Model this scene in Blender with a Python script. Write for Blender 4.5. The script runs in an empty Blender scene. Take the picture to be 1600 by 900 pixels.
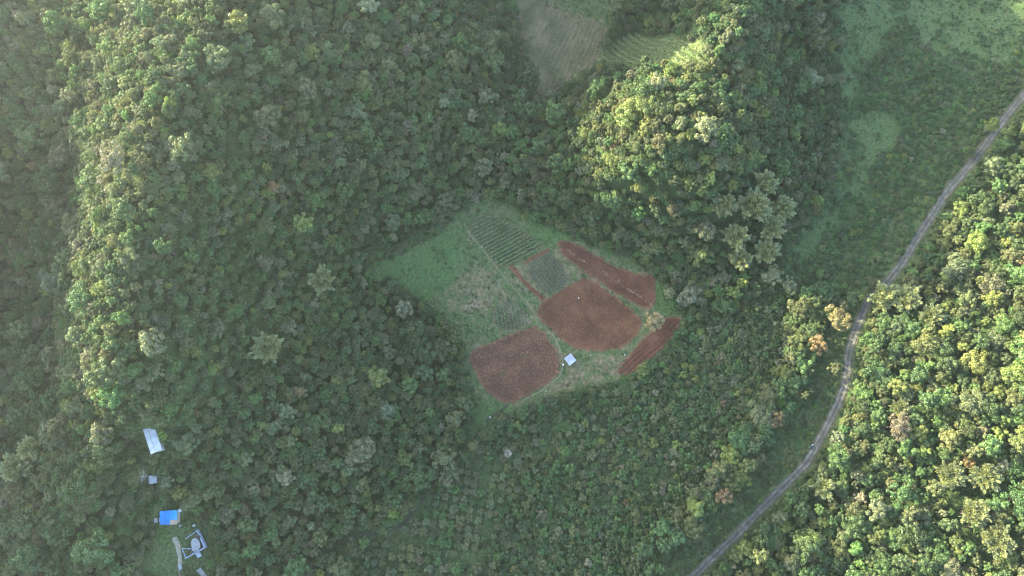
import bpy, math, random
import numpy as np
from mathutils import Vector, Matrix

R = math.radians
rng = np.random.default_rng(11)
random.seed(11)
S = bpy.context.scene
COL = S.collection

# ------------------------------------------------------------------ camera
CAM_H, TILT, FPX = 262.0, R(14.0), 1142.0        # height over the valley floor, tilt off straight down, focal length in photo pixels
cam_d = bpy.data.cameras.new('camera')
cam = bpy.data.objects.new('camera', cam_d); COL.objects.link(cam)
cam.location = (0, 0, CAM_H); cam.rotation_euler = (TILT, 0, 0)
cam_d.sensor_width = 36.0; cam_d.lens = 36.0 * FPX / 1600.0
cam_d.clip_start = 1.0; cam_d.clip_end = 8000.0
S.camera = cam

# ------------------------------------------------------------------ sky, sun, exposure
SUN_EL, SUN_TRAVEL = R(15.5), (0.90, -0.436)      # low sun from the left, light travels right and a little down the picture
w = bpy.data.worlds.new('World'); S.world = w; w.use_nodes = True
nt = w.node_tree; nt.nodes.clear()
sky = nt.nodes.new('ShaderNodeTexSky'); sky.sky_type = 'NISHITA'; sky.sun_disc = False
sky.sun_elevation = SUN_EL
to_sun = (-SUN_TRAVEL[0], -SUN_TRAVEL[1])
sky.sun_rotation = math.atan2(to_sun[0], to_sun[1])
sky.altitude = 300; sky.air_density = 1.0; sky.dust_density = 2.5; sky.ozone_density = 0.8
bg = nt.nodes.new('ShaderNodeBackground'); bg.inputs[1].default_value = 0.15
wo = nt.nodes.new('ShaderNodeOutputWorld')
nt.links.new(sky.outputs[0], bg.inputs[0]); nt.links.new(bg.outputs[0], wo.inputs[0])
sun_d = bpy.data.lights.new('sun', 'SUN'); sun_d.energy = 4.0; sun_d.angle = R(0.6); sun_d.color = (1.0, 0.86, 0.56)
sun = bpy.data.objects.new('sun', sun_d); COL.objects.link(sun)
ce = math.cos(SUN_EL)
sdir = Vector((SUN_TRAVEL[0]*ce, SUN_TRAVEL[1]*ce, -math.sin(SUN_EL))).normalized()
sun.rotation_euler = sdir.to_track_quat('-Z', 'Y').to_euler()
S.view_settings.view_transform = 'Standard'; S.view_settings.look = 'None'
S.view_settings.exposure = 3.48; S.view_settings.gamma = 1.0; S.view_settings.use_curve_mapping = False
S.render.engine = 'CYCLES'
S.cycles.use_denoising = True; S.cycles.denoising_input_passes = 'RGB_ALBEDO_NORMAL'; S.cycles.denoising_prefilter = 'ACCURATE'; S.cycles.filter_width = 1.1
S.cycles.use_adaptive_sampling = False
S.cycles.max_bounces = 6; S.cycles.diffuse_bounces = 3; S.cycles.transmission_bounces = 4; S.cycles.volume_bounces = 0
S.cycles.sample_clamp_indirect = 1.0; S.cycles.sample_clamp_direct = 6.0; S.cycles.caustics_reflective = False; S.cycles.caustics_refractive = False
S.cycles.transparent_max_bounces = 8

# ------------------------------------------------------------------ measuring: picture point -> place on the terrain
def ray(px, py):
    px = np.asarray(px, float); py = np.asarray(py, float)
    u = (px - 800.0) / FPX; v = (450.0 - py) / FPX
    c, s = math.cos(TILT), math.sin(TILT)
    return np.stack([u, v*c + s, v*s - c], -1)
def at_height(px, py, z):
    d = ray(px, py); t = (np.asarray(z, float) - CAM_H) / d[..., 2]
    return d[..., 0]*t, d[..., 1]*t

CTRL = """
600 430 3;770 325 5;680 480 0;800 420 1;900 480 0;820 580 -1;1010 440 1;1040 520 0;760 660 -1;930 590 -1
900 750 -1;700 850 0;1100 650 0;1180 500 1;1000 880 -1;1180 860 -1;860 900 -2
1300 300 1;1450 100 2;1580 30 3;1320 60 3;1400 250 1;1260 400 1;1250 620 1
1590 160 5;1500 280 5;1450 340 5;1395 432 5;1330 540 5;1308 640 3;1229 755 1;1090 900 -1
1580 400 17;1580 560 20;1580 700 18;1550 830 13;1350 850 4;1450 650 11;1450 500 11;1560 280 11;1700 500 32;1750 800 30;1750 200 18;1800 0 12
345 -20 54;312 70 60;280 130 66;240 270 66;215 420 60;195 560 55;260 600 49;185 650 46;150 720 40;240 660 41;100 800 32;100 920 24
0 100 38;0 300 26;0 500 19;20 700 20;0 880 18;-60 400 20;-80 100 36;-80 800 16;-260 480 50;-260 260 54;-260 60 56;-260 -120 56;-250 700 40;-250 920 34;165 100 44;145 260 40;130 350 34;115 480 32;105 600 30;80 220 34
450 0 43;450 150 45;420 300 38;400 450 30;380 600 24;330 750 18;300 870 14;560 850 2;560 600 9;600 520 4;650 250 18;700 100 24;560 330 23;620 740 4;580 40 34;450 860 7;480 700 14;520 460 17
760 240 11;800 180 9;840 280 8;820 100 8;870 60 6;900 130 6;880 -10 6;940 60 6
1050 200 38;990 150 32;1000 250 35;1130 220 35;920 190 20;920 270 20;1060 300 28;1130 360 13;980 360 5;1230 250 10;1285 200 3;1080 400 3
1130 60 40;1200 60 21;1120 130 28;1010 85 14;1285 60 4;1150 0 42;1180 430 3;1040 40 14;970 90 9
270 800 17;300 860 14;235 685 26
350 -160 44;385 -280 46;420 -470 88;440 -650 92;700 -150 20;900 -150 10;1150 -150 42;1350 -150 8;1600 -150 8;1000 -400 20;1500 -400 30
"""
cp = np.array([[float(a) for a in p.split()] for ln in CTRL.strip().splitlines() for p in ln.split(';')])
CX, CY = at_height(cp[:, 0], cp[:, 1], cp[:, 2]); CZ = cp[:, 2]
far = np.array([(-420, -250, 18), (-420, 0, 22), (-420, 300, 40), (-200, -220, 10), (0, -220, 4), (200, -220, 10), (420, -220, 34), (420, 40, 36), (420, 300, 24), (420, 500, 40), (0, 500, 40), (-420, 520, 40), (-110, -110, 8), (100, -100, 2)], float)
CX = np.r_[CX, far[:, 0]]; CY = np.r_[CY, far[:, 1]]; CZ = np.r_[CZ, far[:, 2]]
P0 = np.stack([CX, CY], 1) / 100.0
def tps(r2): return 0.5 * r2 * np.log(np.maximum(r2, 1e-12))
n = len(P0)
A = np.zeros((n+3, n+3))
A[:n, :n] = tps(((P0[:, None] - P0[None])**2).sum(-1)) + np.eye(n)*0.012
A[:n, n] = 1; A[:n, n+1:] = P0; A[n, :n] = 1; A[n+1:, :n] = P0.T
WT = np.linalg.solve(A, np.r_[CZ, 0, 0, 0])
def hills(x, y):
    return (26*np.sin(x/93+1.3)*np.cos(y/81-.4) + 17*np.sin(x/47+y/61) + 30)
def ground(x, y):
    x = np.asarray(x, float); y = np.asarray(y, float); sh = x.shape
    xf = x.ravel(); yf = y.ravel(); out = np.zeros(len(xf))
    for i in range(0, len(xf), 20000):
        q = np.stack([xf[i:i+20000], yf[i:i+20000]], 1)/100.0
        r2 = ((q[:, None] - P0[None])**2).sum(-1)
        out[i:i+20000] = tps(r2) @ WT[:n] + WT[n] + q @ WT[n+1:]
    dx = np.maximum(np.abs(xf) - 300, 0); dy = np.maximum(np.abs(yf - 90) - 240, 0)
    k = np.clip(np.hypot(dx, dy)/150, 0, 1); k = k*k*(3-2*k)
    out = np.where(k >= 1, 0, out)*(1-k) + hills(xf, yf)*k
    return out.reshape(sh)
def at(px, py):
    """picture point -> (x, y) where that line of sight meets the terrain"""
    px = np.asarray(px, float); py = np.asarray(py, float); z = np.zeros(px.shape)
    for _ in range(14):
        x, y = at_height(px, py, z); z = 0.5*z + 0.5*ground(x, y)
    return at_height(px, py, z)
def pix(x, y, z):
    c, s = math.cos(TILT), math.sin(TILT)
    dz = np.asarray(z) - CAM_H
    dep = np.asarray(y)*s - dz*c; v = np.asarray(y)*c + dz*s
    return 800 + FPX*np.asarray(x)/dep, 450 - FPX*v/dep
def poly(pts, ox=0, oy=0, k=1.0):
    p = np.array([[float(a) for a in q.split(',')] for q in pts.split()])
    x, y = at(ox + p[:, 0]/k, oy + p[:, 1]/k)
    return np.stack([x, y], 1)
def polyz(pts, ox, oy, k, z):
    p = np.array([[float(a) for a in q.split(',')] for q in pts.split()]); x, y = at_height(ox + p[:, 0]/k, oy + p[:, 1]/k, z)
    return np.stack([x, y], 1)
def inside(P, x, y):
    x = np.asarray(x); y = np.asarray(y); r = np.zeros(x.shape, bool); j = len(P)-1
    for i in range(len(P)):
        xi, yi = P[i]; xj, yj = P[j]
        if yi != yj:
            r ^= ((yi > y) != (yj > y)) & (x < (xj-xi)*(y-yi)/(yj-yi) + xi)
        j = i
    return r
def dist_line(P, x, y, closed=False):
    x = np.asarray(x, float); y = np.asarray(y, float); best = np.full(x.shape, 1e9)
    m = len(P)
    for i in range(m if closed else m-1):
        a, b = P[i], P[(i+1) % m]; d = b-a; L = max(d@d, 1e-9)
        t = np.clip(((x-a[0])*d[0] + (y-a[1])*d[1])/L, 0, 1)
        best = np.minimum(best, np.hypot(x-a[0]-t*d[0], y-a[1]-t*d[1]))
    return best
def wob(x, y, s=1.0, seed=0.0):
    """smooth wobble about -1..1"""
    x = np.asarray(x)/s + seed*7.31; y = np.asarray(y)/s - seed*3.77
    return (np.sin(x*1.7+np.sin(y*1.3+seed)*1.4) + np.sin(y*2.1+np.sin(x*1.1)*1.7+1.2) + .6*np.sin(x*4.3+y*3.1) + .6*np.sin(y*4.9-x*2.7+2.))/3.2
def smooth(P, it=2, closed=True):
    for _ in range(it):
        if closed:
            Q = np.roll(P, -1, 0); P = np.stack([.75*P+.25*Q, .25*P+.75*Q], 1).reshape(-1, 2)
        else:
            a, b = P[:-1], P[1:]; M = np.stack([.75*a+.25*b, .25*a+.75*b], 1).reshape(-1, 2)
            P = np.vstack([P[:1], M, P[-1:]])
    return P

# ------------------------------------------------------------------ helpers for objects
def mesh_np(name, V, F, mats=(), mi=None, smooth_=False, attr=None):
    me = bpy.data.meshes.new(name); V = np.asarray(V, np.float32)
    if isinstance(F, np.ndarray):
        k = F.shape[1]; me.vertices.add(len(V)); me.vertices.foreach_set('co', V.ravel())
        me.loops.add(F.size); me.loops.foreach_set('vertex_index', F.astype(np.int32).ravel())
        me.polygons.add(len(F)); me.polygons.foreach_set('loop_start', np.arange(0, F.size, k, dtype=np.int32))
        me.polygons.foreach_set('loop_total', np.full(len(F), k, np.int32)); me.update(calc_edges=True)
    else:
        me.from_pydata([tuple(map(float, v)) for v in V], [], [tuple(f) for f in F]); me.update()
    for m in mats: me.materials.append(m)
    if mi is not None: me.polygons.foreach_set('material_index', np.asarray(mi, np.int32))
    if smooth_: me.polygons.foreach_set('use_smooth', np.ones(len(me.polygons), bool))
    if attr:
        for k, (dom, val) in attr.items():
            a = me.attributes.new(k, 'FLOAT', dom); a.data.foreach_set('value', np.asarray(val, np.float32))
    return me
def link(name, me, parent=None, loc=None, rz=0.0):
    o = bpy.data.objects.new(name, me); COL.objects.link(o)
    if loc is not None: o.location = loc
    if rz: o.rotation_euler = (0, 0, rz)
    if parent: o.parent = parent
    return o
def tag(o, label=None, cat=None, group=None, kind=None):
    if label: o['label'] = label
    if cat: o['category'] = cat
    if group: o['group'] = group
    if kind: o['kind'] = kind
    return o
class MB:
    def __init__(s): s.V = []; s.F = []
    def box(s, c, d, rz=0, tilt=None):
        b = len(s.V); M = Matrix.Rotation(rz, 3, 'Z')
        if tilt: M = M @ Matrix.Rotation(tilt[1], 3, tilt[0])
        for z in (-.5, .5):
            for x, y in ((-.5, -.5), (.5, -.5), (.5, .5), (-.5, .5)):
                s.V.append(Vector(c) + M @ Vector((x*d[0], y*d[1], z*d[2])))
        for f in ((3, 2, 1, 0), (4, 5, 6, 7), (0, 1, 5, 4), (1, 2, 6, 5), (2, 3, 7, 6), (3, 0, 4, 7)): s.F.append([b+i for i in f])
        return s
    def tube(s, pts, rad, n=6):
        base = None
        for k, p in enumerate(pts):
            p = Vector(p); d = (Vector(pts[min(k+1, len(pts)-1)]) - Vector(pts[max(k-1, 0)])).normalized()
            u = d.orthogonal().normalized(); v = d.cross(u); b = len(s.V); r = rad[k]
            for i in range(n):
                a = 2*math.pi*i/n; s.V.append(p + (u*math.cos(a) + v*math.sin(a))*r)
            if base is not None:
                for i in range(n): s.F.append([base+i, base+(i+1) % n, b+(i+1) % n, b+i])
            base = b
        s.F.append([base+i for i in range(n)])
        return s
    def quadsheet(s, a, b, c, d, th, waves, amp):
        """corrugated sheet: edge a-b, opposite edge d-c, waves along a->b"""
        a, b, c, d = map(Vector, (a, b, c, d)); nrm = (b-a).cross(d-a).normalized(); m = waves*4; st = len(s.V)
        for lay in (0, 1):
            for i in range(m+1):
                t = i/m; off = nrm*(amp*math.sin(2*math.pi*waves*t) - lay*th)
                s.V.append(a.lerp(b, t)+off); s.V.append(d.lerp(c, t)+off)
        L = 2*(m+1)
        for i in range(m):
            q = st+2*i; s.F.append([q, q+2, q+3, q+1]); s.F.append([q+L+1, q+L+3, q+L+2, q+L])
            s.F.append([q, q+L, q+L+2, q+2]); s.F.append([q+1, q+3, q+L+3, q+L+1])
        e = st+2*m
        s.F.append([st, st+1, st+L+1, st+L]); s.F.append([e, e+L, e+L+1, e+1])
        return s
    def me(s, name, mat): return mesh_np(name, s.V, s.F, [mat])
    def build(s, name, mat, parent=None): return link(name, s.me(name, mat), parent)

# ------------------------------------------------------------------ materials
class NB:
    def __init__(s, name):
        s.m = bpy.data.materials.new(name); s.m.use_nodes = True; s.t = s.m.node_tree; s.t.nodes.clear()
        s.out = s.t.nodes.new('ShaderNodeOutputMaterial'); s.co = None
    def n(s, typ, **kw):
        x = s.t.nodes.new(typ)
        for k, v in kw.items(): setattr(x, k, v)
        return x
    def l(s, a, b): s.t.links.new(a, b)
    def pos(s):
        if s.co is None: s.co = s.n('ShaderNodeNewGeometry').outputs['Position']
        return s.co
    def obj(s):
        if s.co is None: s.co = s.n('ShaderNodeTexCoord').outputs['Object']
        return s.co
    def noise(s, scale, detail=4, rough=.55, co=None, dist=0):
        x = s.n('ShaderNodeTexNoise'); x.inputs['Scale'].default_value = scale; x.inputs['Detail'].default_value = detail
        x.inputs['Roughness'].default_value = rough; x.inputs['Distortion'].default_value = dist
        s.l(co or s.pos(), x.inputs['Vector']); return x.outputs[0]
    def ramp(s, fac, stops):
        x = s.n('ShaderNodeValToRGB'); e = x.color_ramp.elements
        while len(e) < len(stops): e.new(.5)
        for q, (p, c) in zip(e, stops):
            q.position = p; q.color = (*c, 1) if len(c) == 3 else c
        s.l(fac, x.inputs[0]); return x.outputs[0]
    def mix(s, f, a, b, mode='MIX'):
        x = s.n('ShaderNodeMix', data_type='RGBA', blend_type=mode); ins = [i for i in x.inputs if i.enabled]
        for i, v in zip(ins, (f, a, b)):
            if hasattr(v, 'is_output'): s.l(v, i)
            else: i.default_value = v if not isinstance(v, tuple) or len(v) == 4 else (*v, 1)
        return [o for o in x.outputs if o.enabled][0]
    def attr(s, name, typ='GEOMETRY'):
        x = s.n('ShaderNodeAttribute', attribute_name=name, attribute_type=typ); return x
    def surf(s, col, rough=.9, bump=None, bdist=.1, bstr=1.0, spec=.2, metal=0):
        p = s.n('ShaderNodeBsdfPrincipled')
        if hasattr(col, 'is_output'): s.l(col, p.inputs['Base Color'])
        else: p.inputs['Base Color'].default_value = (*col, 1)
        p.inputs['Roughness'].default_value = rough; p.inputs['Specular IOR Level'].default_value = spec; p.inputs['Metallic'].default_value = metal
        if bump is not None:
            b = s.n('ShaderNodeBump'); b.inputs['Distance'].default_value = bdist; b.inputs['Strength'].default_value = bstr
            s.l(bump, b.inputs['Height']); s.l(b.outputs[0], p.inputs['Normal'])
        s.l(p.outputs[0], s.out.inputs[0]); return s.m

def mat_leaf(name, trans=.25):
    b = NB(name)
    tint = b.attr('tint', 'INSTANCER').outputs['Color']
    lv = b.attr('leafvar').outputs['Fac']
    c = b.mix(lv, (.72, .80, .80), (1.30, 1.20, 1.08))
    c = b.mix(1.0, tint, c, 'MULTIPLY')
    d = b.n('ShaderNodeBsdfDiffuse'); b.l(c, d.inputs[0])
    t = b.n('ShaderNodeBsdfTranslucent'); tc = b.mix(1.0, c, (1.15, 1.15, .62), 'MULTIPLY'); b.l(tc, t.inputs[0])
    g = b.n('ShaderNodeBsdfGlossy'); g.inputs['Roughness'].default_value = .55; g.inputs[0].default_value = (.9, .95, 1, 1)
    m = b.n('ShaderNodeMixShader'); m.inputs[0].default_value = trans; b.l(d.outputs[0], m.inputs[1]); b.l(t.outputs[0], m.inputs[2])
    m2 = b.n('ShaderNodeMixShader'); m2.inputs[0].default_value = .03; b.l(m.outputs[0], m2.inputs[1]); b.l(g.outputs[0], m2.inputs[2])
    b.l(m2.outputs[0], b.out.inputs[0]); return b.m
M_leaf = mat_leaf('leaf')
def plain(name, c1, c2, scale=3.0, rough=.9, bscale=None, bdist=.05, spec=.2, metal=0, co='pos'):
    b = NB(name)
    if co == 'obj': b.obj()
    col = b.ramp(b.noise(scale, 5), [(.3, c1), (.7, c2)])
    return b.surf(col, rough, b.noise(bscale, 4) if bscale else None, bdist, spec=spec, metal=metal)
M_bark = plain('bark', (.05, .042, .033), (.13, .115, .095), 2.5, bscale=12)
M_palebark = plain('pale_bark', (.24, .22, .19), (.42, .40, .36), 2.5)
def mat_terrain():
    b = NB('terrain')
    big = b.noise(.05, 5, .6); mid = b.noise(.30, 5, .62); fine = b.noise(1.1, 5, .7); sp = b.noise(.75, 6, .75)
    floor_ = b.ramp(fine, [(.3, (.014, .026, .009)), (.52, (.028, .050, .016)), (.72, (.048, .070, .024))])
    g1 = b.ramp(fine, [(.33, (.022, .038, .012)), (.5, (.046, .074, .024)), (.68, (.088, .115, .042))])
    g2 = b.ramp(fine, [(.33, (.034, .048, .020)), (.5, (.066, .080, .034)), (.68, (.135, .132, .07))])
    gr = b.mix(b.ramp(mid, [(.42, (0, 0, 0)), (.62, (.9, .9, .9))]), g1, g2)
    lush = b.ramp(fine, [(.3, (.030, .058, .018)), (.5, (.048, .086, .026)), (.7, (.074, .118, .040))])
    gr = b.mix(b.attr('lush').outputs['Fac'], gr, lush)
    col = b.mix(b.attr('grassy').outputs['Fac'], floor_, gr)
    dry = b.ramp(sp, [(.32, (.052, .046, .024)), (.47, (.104, .082, .046)), (.58, (.165, .128, .076)), (.72, (.27, .22, .145))])
    df = b.attr('dry').outputs['Fac']
    ad = b.n('ShaderNodeMath', operation='MULTIPLY_ADD'); b.l(mid, ad.inputs[0]); ad.inputs[1].default_value = 2.2; ad.inputs[2].default_value = -1.75
    a2 = b.n('ShaderNodeMath', operation='MULTIPLY_ADD', use_clamp=True); b.l(df, a2.inputs[0]); a2.inputs[1].default_value = 1.45; b.l(ad.outputs[0], a2.inputs[2])
    col = b.mix(a2.outputs[0], col, dry)
    return b.surf(col, .95, fine, .55, .9)
M_terrain = mat_terrain()
def mat_soil(name, a, b_, c, fleck=.0):
    b = NB(name)
    big = b.noise(.11, 6, .62); fine = b.noise(1.5, 6, .75)
    col = b.ramp(b.mix(.42, big, fine), [(.40, a), (.5, b_), (.60, c)])
    fl = b.noise(2.0, 4, .8); k = b.ramp(fl, [(.55, (0, 0, 0)), (.68, (fleck, fleck, fleck))])
    col = b.mix(k, col, (.25, .20, .13))
    edge = b.attr('edge').outputs['Fac']
    col = b.mix(edge, col, (.17, .10, .055))
    return b.surf(col, .95, fine, .3, 1.0, spec=.1)
M_soilA = mat_soil('red_soil', (.050, .023, .013), (.074, .033, .019), (.108, .050, .027), .30)
M_soilB = mat_soil('stubble_soil', (.046, .024, .015), (.068, .033, .021), (.10, .050, .031), .6)
M_soilC = mat_soil('dark_red_soil', (.046, .020, .013), (.066, .028, .018), (.095, .044, .028), .18)
M_soilT = mat_soil('fallow_soil', (.046, .052, .024), (.082, .076, .040), (.14, .115, .066), .5)
M_track = plain('track_soil', (.06, .07, .032), (.15, .13, .08), 1.6, bscale=4, bdist=.1)
M_should = plain('weedy_dirt', (.030, .042, .018), (.085, .080, .045), 1.1)
M_paleearth = plain('pale_earth', (.15, .125, .09), (.30, .26, .20), 1.1, bscale=4, bdist=.1)
def mat_road():
    b = NB('road_surface')
    c = b.ramp(b.noise(.55, 6, .65), [(.30, (.036, .036, .034)), (.5, (.075, .074, .070)), (.70, (.135, .13, .12))])
    c = b.mix(b.ramp(b.noise(.7, 6, .8), [(.47, (0, 0, 0)), (.60, (.85, .85, .85))]), c, (.050, .052, .036))
    ab = b.n('ShaderNodeMath', operation='ABSOLUTE'); b.l(b.attr('across').outputs['Fac'], ab.inputs[0])
    wear = b.ramp(ab.outputs[0], [(0, (.62, .64, .58)), (.22, (.75, .76, .72)), (.5, (1.25, 1.24, 1.2)), (.75, (1.1, 1.1, 1.08)), (1, (.55, .58, .48))])
    c = b.mix(.85, c, wear, 'MULTIPLY')
    return b.surf(c, .85, b.noise(9, 3), .03)
M_road = mat_road()
def mat_metal(name, c1, c2, rust=.0):
    b = NB(name); b.obj()
    c = b.ramp(b.noise(1.1, 5, .65), [(.3, c1), (.7, c2)])
    c = b.mix(b.ramp(b.noise(2.3, 5, .7), [(.58, (0, 0, 0)), (.72, (rust, rust, rust))]), c, (.22, .12, .07))
    rnd = b.n('ShaderNodeObjectInfo').outputs['Random']
    c = b.mix(1.0, c, b.ramp(rnd, [(0, (.80, .80, .80)), (1, (1.1, 1.1, 1.1))]), 'MULTIPLY')
    return b.surf(c, .5, spec=.4)
M_zinc = mat_metal('pale_metal_sheet', (.36, .38, .41), (.50, .52, .54), .2)
M_zinc2 = mat_metal('white_metal_sheet', (.20, .23, .24), (.34, .37, .37), .6)
M_shedroof = mat_metal('weathered_metal_sheet', (.20, .225, .26), (.32, .345, .38), .5)
M_blue = mat_metal('blue_sheet', (.006, .17, .46), (.012, .23, .56), .0)
M_tan = mat_metal('tan_sheet', (.25, .17, .11), (.36, .27, .19), .4)
M_wall = plain('pale_blue_wall', (.17, .23, .31), (.30, .36, .43), 1.5)
M_wallw = plain('pale_wall', (.22, .21, .19), (.32, .31, .29), 1.2)
M_conc = plain('concrete', (.17, .175, .175), (.28, .285, .285), 1.2)
M_slab = plain('dark_floor', (.06, .055, .05), (.14, .125, .11), 1.3)
M_trail = plain('dark_earth', (.026, .028, .018), (.055, .050, .034), 1.2)
M_wood = plain('grey_wood', (.12, .10, .08), (.22, .19, .15), 4)
M_white = plain('white_plastic', (.34, .34, .34), (.44, .44, .43), 2, .5)

# ------------------------------------------------------------------ layout, measured off the picture
CLEAR = smooth(poly('770,312 800,320 824,348 868,362 884,370 924,384 964,400 1012,426 1030,438 1036,478 1062,488 1070,504 1047,536 1012,566 988,588 965,594 930,606 880,614 850,626 812,640 766,656 742,684 736,676 744,650 742,610 734,590 729,565 730,540 700,497 672,477 640,458 602,434 578,416 620,402 664,384 690,362 718,338 744,320'), 1)
FIELD_A = smooth(poly('1140,395 1200,430 1300,500 1395,588 1402,612 1370,680 1300,725 1200,740 1110,730 1040,692 985,640 930,590 910,560 930,520 1000,470 1080,425', 530, 300, 2.963), 1)
FIELD_B = smooth(poly('80,400 170,350 350,275 520,205 640,163 690,188 780,285 840,370 862,460 857,560 820,630 720,700 600,770 480,832 400,842 310,812 240,755 180,670 110,540 78,470', 720, 480, 5.622), 1)
FIELD_C = smooth(poly('62,92 110,85 200,110 330,180 460,255 600,335 760,383 890,400 917,430 924,520 917,630 885,692 800,670 700,620 560,540 400,430 270,350 130,240 80,170', 860, 360, 5.627), 1)
FIELD_D = smooth(poly('1490,592 1540,575 1582,585 1570,620 1500,720 1420,785 1350,840 1296,850 1288,822 1340,760 1400,690 1450,640', 530, 300, 2.963), 1)
PLOT_E = poly('215,185 300,110 420,130 520,170 600,230 720,325 600,390 520,440 430,455 380,400 310,310', 680, 310, 4.286)
PLOT_F = poly('602,440 760,362 860,450 905,545 860,598 770,648 700,600 640,525', 680, 310, 4.286)
PLOT_I = poly('385,745 500,655 560,720 645,830 560,880 430,885 395,830', 680, 310, 4.286)
PLOT_J = poly('100,200 260,150 330,250 200,330 120,330', 720, 480, 5.622)
DRYS = [poly('60,620 180,520 270,450 400,520 490,630 470,680 380,740 250,810 180,800 100,720', 680, 310, 4.286),
        poly('300,330 560,225 800,240 900,330 800,420 640,500 420,560 180,600 60,600 260,480', 840, 520, 6.667),
        poly('500,455 620,440 700,560 720,670 600,640 520,540', 680, 310, 4.286),
        poly('800,490 850,480 915,560 860,600', 680, 310, 4.286)]
SOIL_S = poly('498,458 520,452 610,560 735,668 715,684 600,580', 680, 310, 4.286)
SOIL_S2 = poly('592,432 640,396 755,338 770,352 680,392 612,434', 680, 310, 4.286)
TOPF = smooth(poly('806,-6 830,0 856,8 880,20 904,28 946,36 940,62 926,94 908,118 884,126 874,142 852,152 838,140 838,112 820,70 812,30'), 1)
TOPG = poly('800,-60 970,-60 950,38 904,30 856,10 806,-4')
LITPLOT = poly('925,102 955,72 985,50 1045,62 1105,100 1070,108 985,108')
MEADOW = poly('1316,-90 1700,-90 1700,60 1585,148 1530,212 1462,305 1420,380 1385,425 1350,455 1320,472 1270,462 1205,450 1208,420 1240,380 1300,300 1310,230 1304,120')
OPEN1 = [poly('1308,-60 1400,-60 1395,30 1340,140 1325,250 1318,330 1290,390 1240,425 1208,428 1225,385 1300,290'),
         poly('1400,-60 1620,-60 1620,20 1575,100 1530,112 1470,95 1430,70 1400,20'), poly('1340,180 1400,170 1410,230 1350,300 1320,320')]
ORCH = poly('742,700 790,655 860,632 960,602 1012,578 1065,515 1110,490 1205,455 1268,466 1240,490 1215,560 1195,625 1150,700 1080,790 1010,850 985,960 520,960 545,862 600,840 660,790 715,735')
ROWS = poly('600,838 715,735 745,700 790,740 770,820 745,880 580,880')
VERGE = poly('1290,500 1330,470 1348,478 1330,540 1318,610 1285,675 1225,755 1100,880 1030,960 1000,960 1000,890 1080,820 1165,735 1230,660 1265,600')
ROADP = smooth(poly('1640,95 1600,148 1568,186 1532,236 1500,276 1478,300 1458,334 1435,367 1418,398 1394,432 1372,455 1354,472 1347,489 1335,519 1325,550 1323,587 1320,600 1308,634 1289,671 1269,708 1259,725 1229,755 1195,789 1154,833 1114,870 1087,897 1040,945'), 2, False)
TRAIL = smooth(poly('795,632 766,652 752,668 738,690 715,712 690,735 672,760 655,790 628,822 604,834 570,834 540,842 515,858'), 2, False)
HOUSE_YARD = [poly('214,652 250,655 258,716 256,762 228,762 220,712'), poly('232,782 302,780 330,830 345,905 238,920 240,850 268,832 234,826')]
TRACK = smooth(poly('215,215 330,355 430,488 560,640 690,785 775,860', 680, 310, 4.286), 1, False)
TRACK2 = smooth(poly('150,0 180,60 240,180 262,300 250,430 200,480 100,545 20,620 -80,660 -190,740', 840, 520, 6.667), 1, False)
MOUNDROAD = ROADP

# right of the road?
def right_of_road(x, y):
    i = np.argsort(ROADP[:, 1]); xr = np.interp(y, ROADP[i, 1], ROADP[i, 0]); return x > xr

# ------------------------------------------------------------------ ground: one sheet
def axis(a, b, step, far):
    c = np.arange(a, b+step/2, step); o = [step]
    hi = []; lo = []; d = step; q = b
    while q < far: d *= 1.25; q += d; hi.append(q)
    d = step; q = a
    while q > -far: d *= 1.25; q -= d; lo.append(q)
    return np.r_[lo[::-1], c, hi]
gx, gy = axis(-260, 260, 1.2, 1500), axis(-90, 260, 1.2, 1500)
GX, GY = np.meshgrid(gx, gy); GZ = ground(GX, GY)
GZ[(np.abs(GX) > 1400) | (np.abs(GY) > 1400)] = 30.0
V = np.stack([GX, GY, GZ], -1).reshape(-1, 3); nx, ny = len(gx), len(gy)
ii = (np.arange(ny-1)[:, None]*nx + np.arange(nx-1)[None]).ravel()
F = np.stack([ii, ii+1, ii+nx+1, ii+nx], 1)
x, y = V[:, 0], V[:, 1]
grassy = np.zeros(len(V))
for P in [CLEAR, MEADOW, VERGE, LITPLOT, TOPG] + HOUSE_YARD: grassy = np.maximum(grassy, np.clip(1.0 - np.where(inside(P, x, y), 0, dist_line(P, x, y, True))/4, 0, 1))
grassy = np.maximum(grassy, np.clip(.65 - np.where(inside(ORCH, x, y), 0, dist_line(ORCH, x, y, True))/6, 0, 1))
grassy = np.maximum(grassy, np.clip(1.2 - dist_line(ROADP, x, y)/6, 0, 1))
dry = np.zeros(len(V))
for P in DRYS: dry = np.maximum(dry, np.clip(1.0 - np.where(inside(P, x, y), 0, dist_line(P, x, y, True))/2.0, 0, 1))
for P in (FIELD_A, FIELD_B, FIELD_C, FIELD_D, TOPF, PLOT_F): dry = np.maximum(dry, np.where(inside(P, x, y), .2, np.clip(1.1 - dist_line(P, x, y, True)/4.0, 0, 1)))
for P in (TRACK, TRACK2): dry = np.maximum(dry, np.clip(.9 - dist_line(P, x, y)/2.2, 0, 1))
dry = np.maximum(dry, .52*inside(CLEAR, x, y))
LUSH = [poly('600,415 660,392 700,372 715,395 705,425 680,455 650,460 610,432'), poly('835,350 870,362 880,376 862,376 838,362'), poly('1030,440 1050,452 1052,486 1034,484'), poly('748,640 790,640 765,656 742,684 736,676')]
lush = np.zeros(len(V))
for P in LUSH: lush = np.maximum(lush, np.clip(1 - np.where(inside(P, x, y), 0, dist_line(P, x, y, True))/4, 0, 1)); 
dry *= 1-.8*lush
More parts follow.
